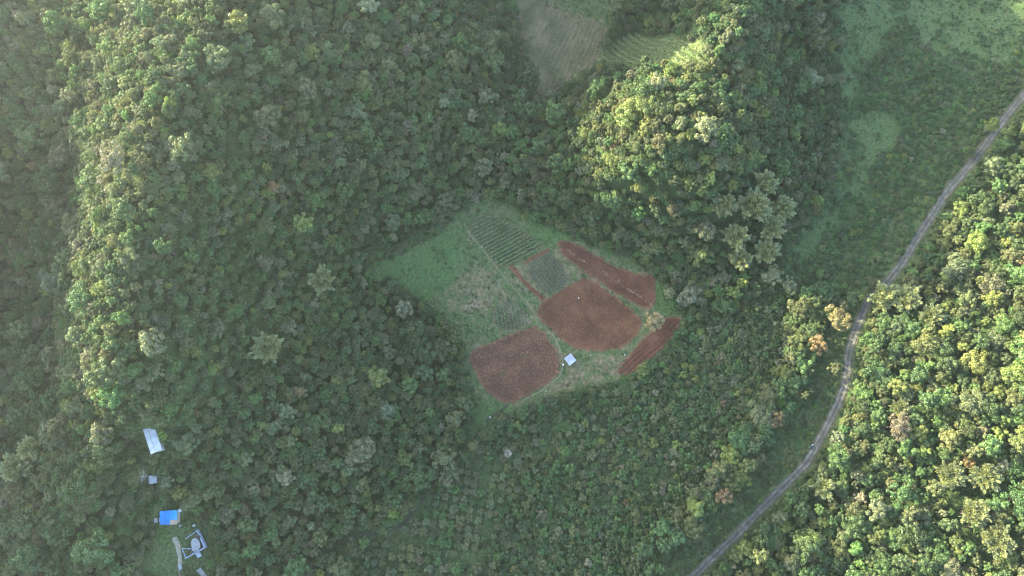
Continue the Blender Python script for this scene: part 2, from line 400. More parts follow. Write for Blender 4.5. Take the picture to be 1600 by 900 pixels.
lush = np.maximum(lush*.95, .5*inside(MEADOW, x, y))
dry *= .8 + .35*wob(x, y, 4)
me = mesh_np('terrain', V, F, [M_terrain], smooth_=True, attr={'grassy': ('POINT', grassy), 'dry': ('POINT', np.clip(dry, 0, 1)), 'lush': ('POINT', lush)})
tag(link('terrain', me), 'green valley floor and karst hills under the forest', kind='structure')

# ------------------------------------------------------------------ sheets on the ground: fields, road, tracks
def sheet(name, P, mat, lift=.2, cell=.3, furrow=None, edge_w=1.2, edge_amp=.85, lump=.03, label=None):
    x0, y0 = P.min(0)-1; x1, y1 = P.max(0)+1
    ax = np.arange(x0, x1, cell); ay = np.arange(y0, y1, cell); X, Y = np.meshgrid(ax, ay)
    D = np.where(inside(P, X, Y), 1, -1)*dist_line(P, X, Y, True) + edge_amp*wob(X, Y, 1.4, 1)*.6 + edge_amp*.5*wob(X, Y, .5, 2) + .35
    Z = ground(X, Y) + lift + lump*wob(X, Y, .35, 3)
    if furrow:
        ang, sp, amp = furrow; c = (-X*math.sin(ang) + Y*math.cos(ang)) + .3*wob(X, Y, 6, 4) + .12*wob(X, Y, 1.5, 14); amp = amp*(1 + .7*wob(X, Y, 3.5, 15))
        Z = Z + amp*np.sin(2*math.pi*c/sp)*np.clip(D/1.0, 0, 1)
    Z = Z - np.clip(.25-D, 0, .25)*.3
    k = D > 0; cells = k[:-1, :-1] & k[1:, :-1] & k[:-1, 1:] & k[1:, 1:]
    m = X.shape[1]; idx = np.arange(X.size).reshape(X.shape)
    q = np.stack([idx[:-1, :-1], idx[:-1, 1:], idx[1:, 1:], idx[1:, :-1]], -1)[cells]
    u, inv = np.unique(q, return_inverse=True); F = inv.reshape(q.shape)
    V = np.stack([X, Y, Z], -1).reshape(-1, 3)[u]
    e = np.clip(1 - D.ravel()[u]/edge_w, 0, 1)*(.55+.45*wob(V[:, 0], V[:, 1], .8, 5))
    me = mesh_np(name, V, F, [mat], smooth_=True, attr={'edge': ('POINT', np.clip(e, 0, 1))})
    return tag(link(name, me), label, kind='structure')
def dirang(P, i, j): d = P[j]-P[i]; return math.atan2(d[1], d[0])
aA = dirang(poly('1140,395 1395,590', 530, 300, 2.963), 0, 1)
aD = dirang(poly('1290,830 1560,590', 530, 300, 2.963), 0, 1)
aC = dirang(poly('110,150 890,650', 860, 360, 5.627), 0, 1)
aT = dirang(poly('850,140 905,20'), 0, 1)
sheet('ploughed_field', FIELD_A, M_soilA, furrow=(aA, 1.2, .055), label='large rust-red ploughed field above the small shed')
sheet('ploughed_field', FIELD_B, M_soilB, furrow=(aA, 1.2, .04), lump=.05, label='grey-brown ploughed field speckled with stubble, left of the shed')
sheet('ploughed_field', FIELD_C, M_soilC, furrow=(aC, 1.3, .05), label='long dark red field below the wooded mound')
sheet('ploughed_field', FIELD_D, M_soilC, furrow=(aD, 1.5, .11), edge_amp=.3, label='narrow red furrowed strip beside the lone tree')
sheet('fallow_field', TOPF, M_soilT, cell=.4, edge_amp=1.3, furrow=(aT, 1.9, .10), label='fallow grey-brown field at the top edge of the picture')
sheet('soil_strip', SOIL_S, M_soilA, cell=.2, edge_amp=.25, edge_w=.6, label='thin red soil strip along the garden plots')
sheet('soil_strip', SOIL_S2, M_soilA, cell=.2, edge_amp=.25, edge_w=.6, label='thin orange soil strip between two garden plots')
def ribbon(name, P, width, mat, lift=.05, label=None, crown=.0, jit=.15, step=.8, across=4):
    seg = np.r_[0, np.cumsum(np.hypot(*np.diff(P, axis=0).T))]; s = np.arange(0, seg[-1], step)
    cx = np.interp(s, seg, P[:, 0]); cy = np.interp(s, seg, P[:, 1])
    tx, ty = np.gradient(cx), np.gradient(cy); L = np.hypot(tx, ty); nxv, nyv = -ty/L, tx/L
    zc = ground(cx, cy); t = np.linspace(-1, 1, across+1)
    wl = width/2*(1 + jit*wob(s, s*0, 3, 1) + jit*.5*wob(s, s*0, .8, 5)); wr = width/2*(1 + jit*wob(s, s*0+9, 3, 2) + jit*.5*wob(s, s*0+4, .8, 6))
    rows = []
    for tt in t:
        ww = np.where(tt < 0, wl, wr); X = cx + nxv*tt*ww; Y = cy + nyv*tt*ww
        rows.append(np.stack([X, Y, np.maximum(ground(X, Y), zc-.15) + lift + crown*(1-tt*tt)], -1))
    V = np.stack(rows, 1).reshape(-1, 3); m = across+1; N = len(s)
    q = (np.arange(N-1)[:, None]*m + np.arange(across)[None]).ravel(); F = np.stack([q+1, q, q+m, q+m+1], 1)
    return tag(link(name, mesh_np(name, V, F, [mat], smooth_=True, attr={'across': ('POINT', np.tile(t, N))})), label, kind='structure')
ribbon('road_shoulder', ROADP, 3.5, M_should, .12, 'weedy dirt shoulder under and beside the road', .04, .2, .6, 6)
ribbon('road', ROADP, 2.45, M_road, .22, 'narrow grey country road curving past the forest', .08, .07, .5, 8)
ribbon('track', TRACK, .4, M_track, .07, 'thin grassy track running down between the garden plots', jit=.5)
ribbon('footpath', TRACK2, .6, M_track, .08, 'pale worn earth path rounding the stubble field', jit=.5)
ribbon('trail', TRAIL, .85, M_trail, .09, 'dark dirt trail from the clearing into the woods', jit=.3)

exec_marker = None
# ------------------------------------------------------------------ foliage meshes
def leaves(C, N, L, Wd, r, tilt=.6):
    m = len(C); N = N + r.normal(0, tilt, (m, 3)); N /= np.linalg.norm(N, axis=1)[:, None]
    T = np.cross(N, r.normal(0, 1, (m, 3))); T /= np.linalg.norm(T, axis=1)[:, None]; B = np.cross(N, T)
    a = T*L[:, None]/2; b = B*Wd[:, None]/2
    V = np.stack([C-a, C-b*1.0+a*.1, C+a, C+b*1.0+a*.1], 1).reshape(-1, 3)
    F = np.arange(m*4).reshape(m, 4); return V, F
def crown_mesh(seed, R_=2.6, H=2.6, nl=22, base=3.6, leaf=.34, count=3000, lob=(.26, .42), flat=1.0, loose=.0):
    r = np.random.default_rng(seed); lobes = []
    for i in range(nl):
        t = (i+.5)/nl; ph = i*2.39996 + r.uniform(-.4, .4); el = math.asin(1 - t*1.12) if t < .9 else -.1
        rad = r.uniform(.45, 1.02); lr = r.uniform(*lob)*R_
        lobes.append((R_*rad*math.cos(el)*math.cos(ph), R_*rad*math.cos(el)*math.sin(ph), base + H*.35 + H*rad*math.sin(el)*flat + r.normal(0, .12*H), lr))
    lobes.append((0, 0, base+H*.45, R_*.5)); Lb = np.array(lobes)
    st = r.uniform(.8, 1.2); Lb[:, 0] *= st; Lb[:, 1] /= st; Lb[:, :2] += R_*r.normal(0, .07, (len(Lb), 2)); wts = Lb[:, 3]**2; wts /= wts.sum()
    k = r.choice(len(Lb), count*2, p=wts); n_ = r.normal(0, 1, (count*2, 3)); n_[:, 2] = n_[:, 2]*.9+.35; n_ /= np.linalg.norm(n_, axis=1)[:, None]
    rad = Lb[k, 3]*(1 - np.abs(r.normal(0, .10+loose, count*2)))
    C = Lb[k, :3] + n_*rad[:, None]*np.array([1, 1, .85])
    dep = ((np.linalg.norm(C[:, None] - Lb[None, :, :3], axis=2) < Lb[None, :, 3]*.8).sum(1))
    keep = np.where(dep <= 1)[0][:count]; C, n_, k = C[keep], n_[keep], k[keep]
    m = len(C); V, F = leaves(C, n_, r.uniform(.7, 1.35, m)*leaf, r.uniform(.5, .85, m)*leaf, r, .45)
    lv = np.clip(r.normal(.5, .16, len(Lb))[k] + r.normal(0, .14, m), 0, 1)
    return V, F, lv
def trunk_tubes(seed, R_, base, H):
    r = random.Random(seed); b = MB(); t = base+H*.25
    b.tube([(0, 0, -.8), (r.uniform(-.1, .1), r.uniform(-.1, .1), base*.5), (r.uniform(-.2, .2), r.uniform(-.2, .2), t)], [.20, .15, .08], 6)
    for i in range(4):
        a = i*1.57+r.uniform(-.4, .4); z = base*r.uniform(.55, .95)
        b.tube([(0, 0, z), (R_*.35*math.cos(a), R_*.35*math.sin(a), z+H*.22), (R_*.68*math.cos(a), R_*.68*math.sin(a), z+H*.42)], [.09, .06, .03], 4)
    return b
SRC = bpy.data.collections.new('tree_sources')            # not linked to the scene: only feeds the woodland scatter
SRC_S = bpy.data.collections.new('shrub_sources')
CROWN, TRUNK = [], []
specs = [dict(R_=2.7, H=2.5, nl=32, base=3.8, lob=(.18, .32)), dict(R_=2.4, H=3.1, nl=30, base=4.2, lob=(.18, .34)), dict(R_=3.1, H=2.2, nl=30, base=3.9, lob=(.20, .33)),
         dict(R_=2.2, H=2.4, nl=20, base=3.4, lob=(.24, .38)), dict(R_=2.8, H=2.8, nl=34, base=4.0, lob=(.17, .28), leaf=.30, count=3000),
         dict(R_=2.6, H=2.2, nl=24, base=4.4, lob=(.16, .34), loose=.12), dict(R_=2.9, H=3.0, nl=26, base=3.6, lob=(.2, .4), loose=.06, leaf=.36, count=2800),
         dict(R_=2.3, H=3.6, nl=26, base=4.2, lob=(.22, .34)), dict(R_=3.2, H=2.6, nl=40, base=3.8, lob=(.15, .26), leaf=.32, count=3200),
         dict(R_=3.4, H=1.5, nl=34, base=4.8, lob=(.13, .24), loose=.2, leaf=.30, count=2600), dict(R_=1.8, H=3.9, nl=24, base=4.2, lob=(.2, .36), count=2200)]
for i, sp in enumerate(specs):
    V, F, lv = crown_mesh(100+i, **sp)
    tb = trunk_tubes(i, sp['R_'], sp['base'], sp['H'])
    CROWN.append(mesh_np('crown', V, F, [M_leaf], attr={'leafvar': ('FACE', lv)}))
    TRUNK.append(tb.me('trunk', M_bark))
    tv = np.array([tuple(v) for v in tb.V]); off = len(V)
    tf = [[q+off for q in f] for f in tb.F]
    VV = np.vstack([V, tv]); me = bpy.data.meshes.new('woodland_tree'); me.from_pydata(VV.tolist(), [], F.tolist()+tf)
    me.materials.append(M_leaf); me.materials.append(M_bark)
    me.polygons.foreach_set('material_index', np.r_[np.zeros(len(F)), np.ones(len(tf))].astype(np.int32))
    a = me.attributes.new('leafvar', 'FLOAT', 'FACE'); a.data.foreach_set('value', np.r_[lv, np.zeros(len(tf))].astype(np.float32))
    SRC.objects.link(bpy.data.objects.new('source_%02d' % i, me))
SHRUB = []
for i, sp in enumerate([dict(R_=1.15, H=.95, nl=12, base=.45), dict(R_=1.0, H=1.2, nl=9, base=.5, lob=(.3, .5)), dict(R_=1.3, H=.8, nl=16, base=.35, lob=(.2, .34)), dict(R_=1.1, H=1.1, nl=10, base=.5, loose=.15)]):
    V, F, lv = crown_mesh(200+i, leaf=.27, count=620, **sp)
    tb = MB()
    for k in range(3): tb.tube([(0, 0, -.3), (.35*math.cos(k*2.1), .35*math.sin(k*2.1), sp['base']+.35)], [.05, .025], 4)
    tv = np.array([tuple(v) for v in tb.V]); off = len(V); tf = [[q+off for q in f] for f in tb.F]
    me = bpy.data.meshes.new('shrub'); me.from_pydata(np.vstack([V, tv]).tolist(), [], F.tolist()+tf)
    me.materials.append(M_leaf); me.materials.append(M_bark)
    me.polygons.foreach_set('material_index', np.r_[np.zeros(len(F)), np.ones(len(tf))].astype(np.int32))
    a = me.attributes.new('leafvar', 'FLOAT', 'FACE'); a.data.foreach_set('value', np.r_[lv, np.zeros(len(tf))].astype(np.float32))
    SHRUB.append(me); SRC_S.objects.link(bpy.data.objects.new('shrub_source_%02d' % i, me))

TINTS = {'dark green': (.042, .074, .020), 'green': (.052, .098, .028), 'olive green': (.082, .100, .032), 'yellow-green': (.115, .150, .034),
         'grey-green': (.090, .112, .050), 'pale grey-green': (.132, .145, .080), 'bright green': (.066, .128, .032), 'rusty brown': (.135, .098, .045), 'tan yellow': (.155, .140, .055), 'pale tan': (.24, .19, .09)}
TN = list(TINTS)[:8]

# ------------------------------------------------------------------ where things grow
class Grid:
    def __init__(s, c): s.c = c; s.d = {}
    def ok(s, x, y, r):
        i, j = int(x//s.c), int(y//s.c); k = int(math.ceil(2*r/s.c))+1
        for a in range(i-k, i+k+1):
            for b in range(j-k, j+k+1):
                for (u, v, q) in s.d.get((a, b), ()):
                    if (u-x)**2 + (v-y)**2 < (.5*(r+q))**2*1.0: return False
        return True
    def add(s, x, y, r): s.d.setdefault((int(x//s.c), int(y//s.c)), []).append((x, y, r))
G = Grid(4.0)
BAMBOO = [(510, 446, 1.15), (430, 550, 1.2), (1165, 335, 1.35), (1140, 380, 1.2), (1195, 365, 1.1), (1125, 330, 1.0), (1362, 472, 1.25), (1398, 474, 1.25), (1440, 500, 1.0), (1276, 762, .95),
          (1465, 742, 1.1), (1520, 745, 1.1), (1500, 800, 1.2), (1535, 842, 1.2), (48, 730, 1.1), (68, 700, .95), (1395, 640, .8), (1212, 335, 1.1), (1185, 298, 1.1), (1150, 412, 1.0), (1188, 402, 1.1)]
bx, by = at(*np.array(BAMBOO)[:, :2].T)
for i in range(len(BAMBOO)): G.add(bx[i], by[i], 8.5*BAMBOO[i][2])
SPECIAL = [  # px, py, crown scale, variant, tint, label
    (1017, 502, 1.3, 0, 'pale tan', 'lone yellowish tree between the red strip and the large red field'),
    (1070, 462, 1.45, 4, 'pale grey-green', 'big greyish tree at the right end of the long red field'),
    (1296, 500, 1.35, 8, 'tan yellow', 'rust-tinged tree just left of the road beside the bamboo'),
    (1298, 572, .95, 0, 'olive green', 'round olive tree alone on the verge left of the road'),
    (1224, 445, 1.05, 4, 'pale grey-green', 'pale greyish tree at the foot of the grassy strip'),
    (1277, 425, .72, 3, 'bright green', 'small bright green tree alone in the grassy meadow strip'),
    (1508, 562, 1.35, 6, 'yellow-green', 'yellow-green tree glowing in the forest right of the road'),
    (172, 845, 1.75, 6, 'green', 'big light green tree left of the unfinished house'),
    (200, 262, 1.5, 4, 'pale grey-green', 'pale grey tree standing out on the left ridge crest'),
    (1024, 418, .62, 3, 'bright green', 'small vivid green tree above the end of the long red field'),
    (618, 350, 1.2, 0, 'grey-green', 'rounded tree at the forest edge above the bright grass'),
    (785, 354, .62, 3, 'green', 'small round tree inside the green row plot'),
    (692, 392, .5, 3, 'green', 'small round bush-like tree on the bright grass patch'),
    (943, 70, .8, 5, 'pale grey-green', 'pale tree at the right edge of the fallow top field'),
    (875, 124, .7, 5, 'pale grey-green', 'pale little tree at the lower tip of the fallow top field'),
    (960, 30, 1.3, 7, 'olive green', 'tall sunlit tree beside the fallow top field'),
    (251, 705, .95, 6, 'olive green', 'olive tree overhanging the long pale roof'),
    (259, 652, .85, 0, 'olive green', 'round tree above the long pale roof'),
    (292, 762, .95, 1, 'yellow-green', 'light green tree between the small hut and the blue roof'),
    (262, 828, .8, 2, 'bright green', 'bright green tree just below the blue roof'),
    (1238, 480, 1.2, 2, 'olive green', 'flat-topped tree at the upper end of the roadside row'),
]
trees = []   # x, y, scale, variant, tintname, px, py, label or None
sx, sy = at(np.array([q[0] for q in SPECIAL], float), np.array([q[1] for q in SPECIAL], float) + 6)
for i, q in enumerate(SPECIAL):
    trees.append([sx[i], sy[i], q[2], q[3], q[4], q[0], q[1], q[5]]); G.add(sx[i], sy[i], 4.4*q[2])
ROWLINE = poly('1262,470 1245,560 1215,610 1190,660 1160,705 1120,750 1075,800 1035,840 1005,880')
N = 130000
X = rng.uniform(-262, 262, N); Y = rng.uniform(-78, 262, N)
fx, fy = pix(X, Y, ground(X, Y))
def pick(names, p): return names[int(rng.choice(len(names), p=np.array(p)/sum(p)))]
ban = np.zeros(N, bool)
for P, m in [(CLEAR, 1.2), (TOPF, 1.8), (TOPG, .6), (LITPLOT, .5), (MEADOW, 0), (ORCH, 0), (VERGE, 0)] + [(P, .6) for P in HOUSE_YARD]:
    ban |= inside(P, X, Y) | ((dist_line(P, X, Y, True) < m) if m else False)
droad = dist_line(ROADP, X, Y); ban |= droad < 2.9; ban |= dist_line(TRAIL, X, Y) < 1.6
rowd = dist_line(ROWLINE, X, Y); ban &= ~((rowd < 4.2) & (droad > 6))
dclear = np.minimum.reduce([dist_line(P, X, Y, True) for P in (CLEAR, TOPF, TOPG, LITPLOT)] + [dist_line(P, X, Y, True) + .6 for P in HOUSE_YARD]); early = np.arange(N) < 9000; vn3 = wob(X, Y, 12, 5)
ror = right_of_road(X, Y); vn = wob(X, Y, 22, 3); vn2 = wob(X, Y, 9, 8)
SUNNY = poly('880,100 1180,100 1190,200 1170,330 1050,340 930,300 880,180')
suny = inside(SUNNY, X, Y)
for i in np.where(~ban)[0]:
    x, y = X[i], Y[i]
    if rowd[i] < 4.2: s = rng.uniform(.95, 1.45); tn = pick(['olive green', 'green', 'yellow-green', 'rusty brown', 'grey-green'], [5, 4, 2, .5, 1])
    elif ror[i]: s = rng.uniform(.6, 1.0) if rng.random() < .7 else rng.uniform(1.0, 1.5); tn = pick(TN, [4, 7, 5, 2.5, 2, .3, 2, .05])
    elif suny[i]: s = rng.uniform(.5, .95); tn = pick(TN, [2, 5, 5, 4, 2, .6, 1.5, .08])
    else:
        s = rng.uniform(.46, .84) if rng.random() < .88 else rng.uniform(.85, 1.15)
        tn = pick(TN, [4+2*vn[i], 5, 2.5+2*vn2[i], .7, 4-1.5*vn[i], .7, 1.2, .06])
    if early[i]:
        if rng.random() > (.10 if ror[i] else .055) or rowd[i] < 4.2: continue
        s = rng.uniform(1.15, 1.6)
    elif vn3[i] > .62 and not ror[i]: s *= .62; tn = pick(['bright green', 'yellow-green', 'green'], [3, 2, 3])
    if dclear[i] < 2.0*s - .4: continue
    r = (3.25 if ror[i] else 3.2)*s
    if not G.ok(x, y, r): continue
    G.add(x, y, r); trees.append([x, y, s, int(rng.integers(len(CROWN))), tn, fx[i], fy[i], None])

# understorey: young trees filling the gaps
GU = Grid(2.0)
for i in np.where(~ban)[0]:
    x, y = X[i], Y[i]; s = rng.uniform(.38, .62)
    if not GU.ok(x, y, 2.4) or rng.random() < .15: continue
    GU.add(x, y, 2.4); trees.append([x, y, s, int(rng.integers(len(CROWN))), pick(TN, [3, 5, 2.5, 1.2, 3, .5, 1.5, .0]), fx[i], fy[i], None])

# shrubs: plantation, meadow scrub, verges, weeds
GS = Grid(1.5); shrubs = []      # x, y, s, variant, tint, px, py, zone
N = 110000
X = rng.uniform(-90, 262, N); Y = rng.uniform(-78, 262, N); fx, fy = pix(X, Y, ground(X, Y))
inO, inM, inV = inside(ORCH, X, Y), inside(MEADOW, X, Y), inside(VERGE, X, Y); inR = inside(ROWS, X, Y)
opn = np.zeros(N, bool)
for P in OPEN1: opn |= inside(P, X + 6*wob(X, Y, 7, 21), Y + 6*wob(X, Y, 7, 22))
droad = dist_line(ROADP, X, Y); dtr = dist_line(TRAIL, X, Y); dcl = dist_line(CLEAR, X, Y, True); inC = inside(CLEAR, X, Y)
dn = wob(X, Y, 14, 6); dn2 = wob(X, Y, 5, 9)
# plantation rows
ang = R(-8); ca, sa = math.cos(ang), math.sin(ang)
for a in np.arange(-120, 60, 3.0):
    for b_ in np.arange(-90, 60, 3.0):
        x = a*ca-b_*sa+rng.normal(0, .3); y = a*sa+b_*ca+rng.normal(0, .3)
        if inside(ROWS, np.array([x]), np.array([y]))[0] and dist_line(TRAIL, np.array([x]), np.array([y]))[0] > 1.6 and rng.random() < .9:
            s = rng.uniform(1.15, 1.5); p = pix(x, y, float(ground(x, y)))
            GS.add(x, y, 2.6); shrubs.append([x, y, s, int(rng.integers(4)), pick(['grey-green', 'green', 'olive green'], [5, 3, 1]), float(p[0]), float(p[1]), 'rows'])
for i in range(N):
    x, y = X[i], Y[i]
    if droad[i] < 1.9 or dtr[i] < 1.3 or inC[i] or inR[i]: continue
    if inO[i]:
        if dn2[i] < -.75: continue
        s = rng.uniform(.9, 1.5) if rng.random() < .8 else rng.uniform(1.4, 2.0); zone = 'plantation'; tn = pick(TN, [5, 5, 1.2, .7, 3, .5, .9, .05]); k = 1.32
    elif inM[i]:
        dens = dn[i]*.45 + dn2[i]*.5 + (-.42 if opn[i] else .55)
        if dens < rng.uniform(-.45, .15): continue
        s = rng.uniform(.35, .75) if opn[i] else rng.uniform(.6, 1.25); zone = 'meadow'; tn = pick(TN, [2, 7, .6, .5, 2, .1, 3.0, 0]); k = 1.5
    elif inV[i] or droad[i] < 6.5:
        s = rng.uniform(.35, .8); zone = 'verge'; tn = pick(TN, [4, 5, 2, 1.5, 1, .2, 2, 0]); k = 1.3
    elif dcl[i] < 3 and not inC[i]:
        s = rng.uniform(.5, 1.1); zone = 'edge'; tn = pick(TN, [3, 4, 1, .6, 2, .3, 2, 0]); k = 1.6
    else: continue
    r = k*s
    if not GS.ok(x, y, r): continue
    GS.add(x, y, r); shrubs.append([x, y, s, int(rng.integers(4)), tn, fx[i], fy[i], zone])

def jitter(t, k=.14):
    c = np.array(TINTS[t]); return np.clip(c*(1+rng.normal(0, k)) * (1+rng.normal(0, .06, 3)), .01, .6)
def scatter(name, rows, coll, label, cat, squash=(.85, 1.2)):
    V = np.array([[r[0], r[1], 0] for r in rows]); V[:, 2] = ground(V[:, 0], V[:, 1]) - .05
    me = bpy.data.meshes.new(name); me.from_pydata(V.tolist(), [], []); m = len(V)
    a = me.attributes.new('tint', 'FLOAT_COLOR', 'POINT'); a.data.foreach_set('color', np.array([[*jitter(r[4]), 1] for r in rows], np.float32).ravel())
    a = me.attributes.new('variant', 'INT', 'POINT'); a.data.foreach_set('value', np.array([r[3] for r in rows], np.int32))
    sc = np.array([[r[2]*q, r[2]*q, r[2]*rng.uniform(*squash)] for r in rows for q in [rng.uniform(.92, 1.08)]], np.float32)
    a = me.attributes.new('size', 'FLOAT_VECTOR', 'POINT'); a.data.foreach_set('vector', sc.ravel())
    ro = np.stack([rng.normal(0, .07, m), rng.normal(0, .07, m), rng.uniform(0, 6.283, m)], 1).astype(np.float32)
    a = me.attributes.new('turn', 'FLOAT_VECTOR', 'POINT'); a.data.foreach_set('vector', ro.ravel())
    o = link(name, me); tag(o, label, cat, kind='stuff')
    g = bpy.data.node_groups.new(name+'_scatter', 'GeometryNodeTree')
    g.interface.new_socket('Geometry', in_out='INPUT', socket_type='NodeSocketGeometry'); g.interface.new_socket('Geometry', in_out='OUTPUT', socket_type='NodeSocketGeometry')
    N_ = g.nodes.new; gi = N_('NodeGroupInput'); go = N_('NodeGroupOutput'); ip = N_('GeometryNodeInstanceOnPoints'); ci = N_('GeometryNodeCollectionInfo')
    ci.inputs['Collection'].default_value = coll; ci.inputs['Separate Children'].default_value = True; ci.inputs['Reset Children'].default_value = True
    ip.inputs['Pick Instance'].default_value = True
    def na(nm, t):
        q = N_('GeometryNodeInputNamedAttribute'); q.data_type = t; q.inputs['Name'].default_value = nm; return [z for z in q.outputs if z.enabled][0]
    e2r = N_('FunctionNodeEulerToRotation'); L = g.links.new
    L(gi.outputs[0], ip.inputs['Points']); L(ci.outputs[0], ip.inputs['Instance']); L(na('variant', 'INT'), ip.inputs['Instance Index'])
    L(na('turn', 'FLOAT_VECTOR'), e2r.inputs[0]); L(e2r.outputs[0], ip.inputs['Rotation']); L(na('size', 'FLOAT_VECTOR'), ip.inputs['Scale'])
    L(ip.outputs[0], go.inputs[0])
    md = o.modifiers.new('scatter', 'NODES'); md.node_group = g
    return o

# ------------------------------------------------------------------ the trees that show largest, each a thing of its own
def in_view(r, m=10): return -m < r[5] < 1600+m and -m < r[6] < 900+m
vis = [r for r in trees if in_view(r)]
named = [r for r in vis if r[7]]
big = sorted([r for r in vis if not r[7]], key=lambda r: -r[2]*(1.0 + .0004*(r[6]-450)))[:300-len(named)]
ORD = ['largest', 'second largest', 'third largest', 'fourth largest', 'fifth largest', 'sixth largest', 'seventh largest', 'eighth largest', 'ninth largest', 'tenth largest', 'smaller']
SIZEW = lambda s: 'wide' if s > 1.45 else ('large' if s > 1.2 else 'medium-sized')
def tree_place(r):
    px, py = r[5], r[6]
    v = 'top' if py < 150 else 'upper' if py < 320 else 'middle' if py < 560 else 'lower' if py < 760 else 'bottom'
    if rowd_pt(r[0], r[1]) < 4.5: return '%s stretch of the row left of the road' % v
    if right_of_road(r[0], r[1]): return '%s forest right of road, %s' % (v, 'near the frame edge' if px > 1520 else 'beside the road' if px < 1400 else 'mid depth')
    if px < 190: return '%s hazy hollow left of the ridge' % v
    if px < 330: return '%s part of the left ridge crest' % v
    if px > 880 and py < 460: return 'woods on the mound, %s %s side' % ('upper' if py < 160 else 'lower' if py > 290 else 'middle', 'left' if px < 1000 else 'central' if px < 1160 else 'right')
    if px < 560: return '%s hillside left of the clearing, %s' % (v, 'nearer the ridge' if px < 450 else 'nearer the clearing')
    return 'woods just %s the clearing' % ('above' if py < 400 else 'left of' if py < 660 else 'below')
def rowd_pt(x, y): return float(dist_line(ROWLINE, np.array([x]), np.array([y]))[0])
chosen = named + big; ids = set(id(r) for r in chosen)
rest = [r for r in trees if id(r) not in ids]
from collections import defaultdict
cells = defaultdict(list)
for r in big: cells[(r[4], tree_place(r))].append(r)
for (tn, pl), rs in cells.items():
    rs.sort(key=lambda r: -r[2])
    for k, r in enumerate(rs):
        r[7] = '%s %s tree in the %s' % (SIZEW(r[2]) if len(rs) == 1 else ORD[min(k, len(ORD)-1)], tn, pl)
for r in chosen:
    x, y, s, v, tn = r[:5]
    e = link('broadleaf_tree', None, loc=(x, y, float(ground(x, y)) - .05), rz=rng.uniform(0, 6.28)); q = rng.uniform(.94, 1.06)
    e.scale = (s*q, s*q, s*rng.uniform(.85, 1.12)); tag(e, r[7], 'tree', 'broadleaf trees')
    c = link('crown', CROWN[v], e); c['tint'] = [float(a) for a in jitter(tn, .1)]
    link('trunk', TRUNK[v], e)
scatter('forest', rest, SRC, 'dense green broadleaf forest covering the hills and the roadside', 'forest')

# ------------------------------------------------------------------ shrubs
vs = sorted([r for r in shrubs if in_view(r, 0)], key=lambda r: -r[2])[:300]; ids = set(id(r) for r in vs)
ZP = {'rows': 'in the planted rows by the trail', 'plantation': 'in the plantation below the fields', 'meadow': 'in the meadow scrub left of the road', 'verge': 'on the road verge', 'edge': 'at the edge of the clearing'}
cells = defaultdict(list)
for r in vs:
    v = 'upper' if r[6] < 620 else 'middle' if r[6] < 760 else 'bottom'; h = 'left' if r[5] < 850 else 'middle' if r[5] < 1050 else 'right'
    cells[(r[4], ZP[r[7]] + (', %s %s part' % (v, h) if r[7] in ('plantation', 'rows') else ''))].append(r)
for (tn, pl), rs in cells.items():
    rs.sort(key=lambda r: -r[2])
    for k, r in enumerate(rs):
        lab = ('rounded ' if len(rs) == 1 else ORD[min(k, len(ORD)-1)] + ' ') + tn + ' shrub ' + pl
        o = link('shrub', SHRUB[r[3]], loc=(r[0], r[1], float(ground(r[0], r[1]))-.03), rz=rng.uniform(0, 6.28)); o.scale = (r[2], r[2], r[2]*rng.uniform(.9, 1.25))
        o['tint'] = [float(a) for a in jitter(tn, .1)]; tag(o, lab, 'shrub', 'shrubs')
yx = rng.uniform(-150, -95, 4000); yy_ = rng.uniform(-40, 40, 4000); GY2 = Grid(1.5); fxx, fyy = pix(yx, yy_, ground(yx, yy_)); yk = np.zeros(4000, bool)
for P in HOUSE_YARD: yk |= inside(P, yx, yy_) | (dist_line(P, yx, yy_, True) < 1.5)
for (bqx, bqy, br_) in ((228, 672, 3.0), (234, 698, 3.0), (244, 749, 2.4), (269, 808, 4.0), (302, 858, 5.2), (285, 880, 2.4), (278, 850, 1.6), (316, 895, 2.2), (262, 880, 5.5), (258, 850, 3.5)):
    q_ = at(bqx, bqy); yk &= np.hypot(yx-q_[0], yy_-q_[1]) > br_
yard_shrubs = []
for i in np.where(yk)[0]:
    sc_ = float(rng.uniform(.5, 1.5))
    if wob(yx[i], yy_[i], 5, 31) < -.2 or not GY2.ok(yx[i], yy_[i], 1.5*sc_): continue
    GY2.add(yx[i], yy_[i], 1.5*sc_); yard_shrubs.append([yx[i], yy_[i], sc_, int(rng.integers(4)), pick(TN, [3, 5, 1, 1, 3, .2, 2, 0]), fxx[i], fyy[i], 'yard'])
scatter('scrub', yard_shrubs + [r for r in shrubs if id(r) not in ids], SRC_S, 'low green scrub and bushes of the plantation, meadow and verges', 'scrub', (.8, 1.3))

# weeds: small tufts over the clearing and the grass
N = 40000; X = rng.uniform(-90, 230, N); Y = rng.uniform(-40, 240, N)
ok = np.zeros(N, bool); inC = inside(CLEAR, X, Y)
ok |= inC & (wob(X, Y, 3, 12) > -.1)
ok |= inside(TOPF, X, Y) & (wob(X, Y, 3, 12) > .25)
ok |= inside(TOPG, X, Y)
ok |= inside(MEADOW, X, Y) & (wob(X, Y, 4, 13) > -.35)
ok |= inside(VERGE, X, Y) | (dist_line(ROADP, X, Y) < 4.5) & (dist_line(ROADP, X, Y) > 1.9)
patchy = wob(X, Y, 2.2, 19) > .62
for P in (FIELD_A, FIELD_B, FIELD_C, FIELD_D): ok &= ~inside(P, X, Y) | (dist_line(P, X, Y, True) < .7) | (patchy & (rng.random(N) < .5))
for P in (PLOT_E, PLOT_F, SOIL_S, SOIL_S2): ok &= ~inside(P, X, Y)
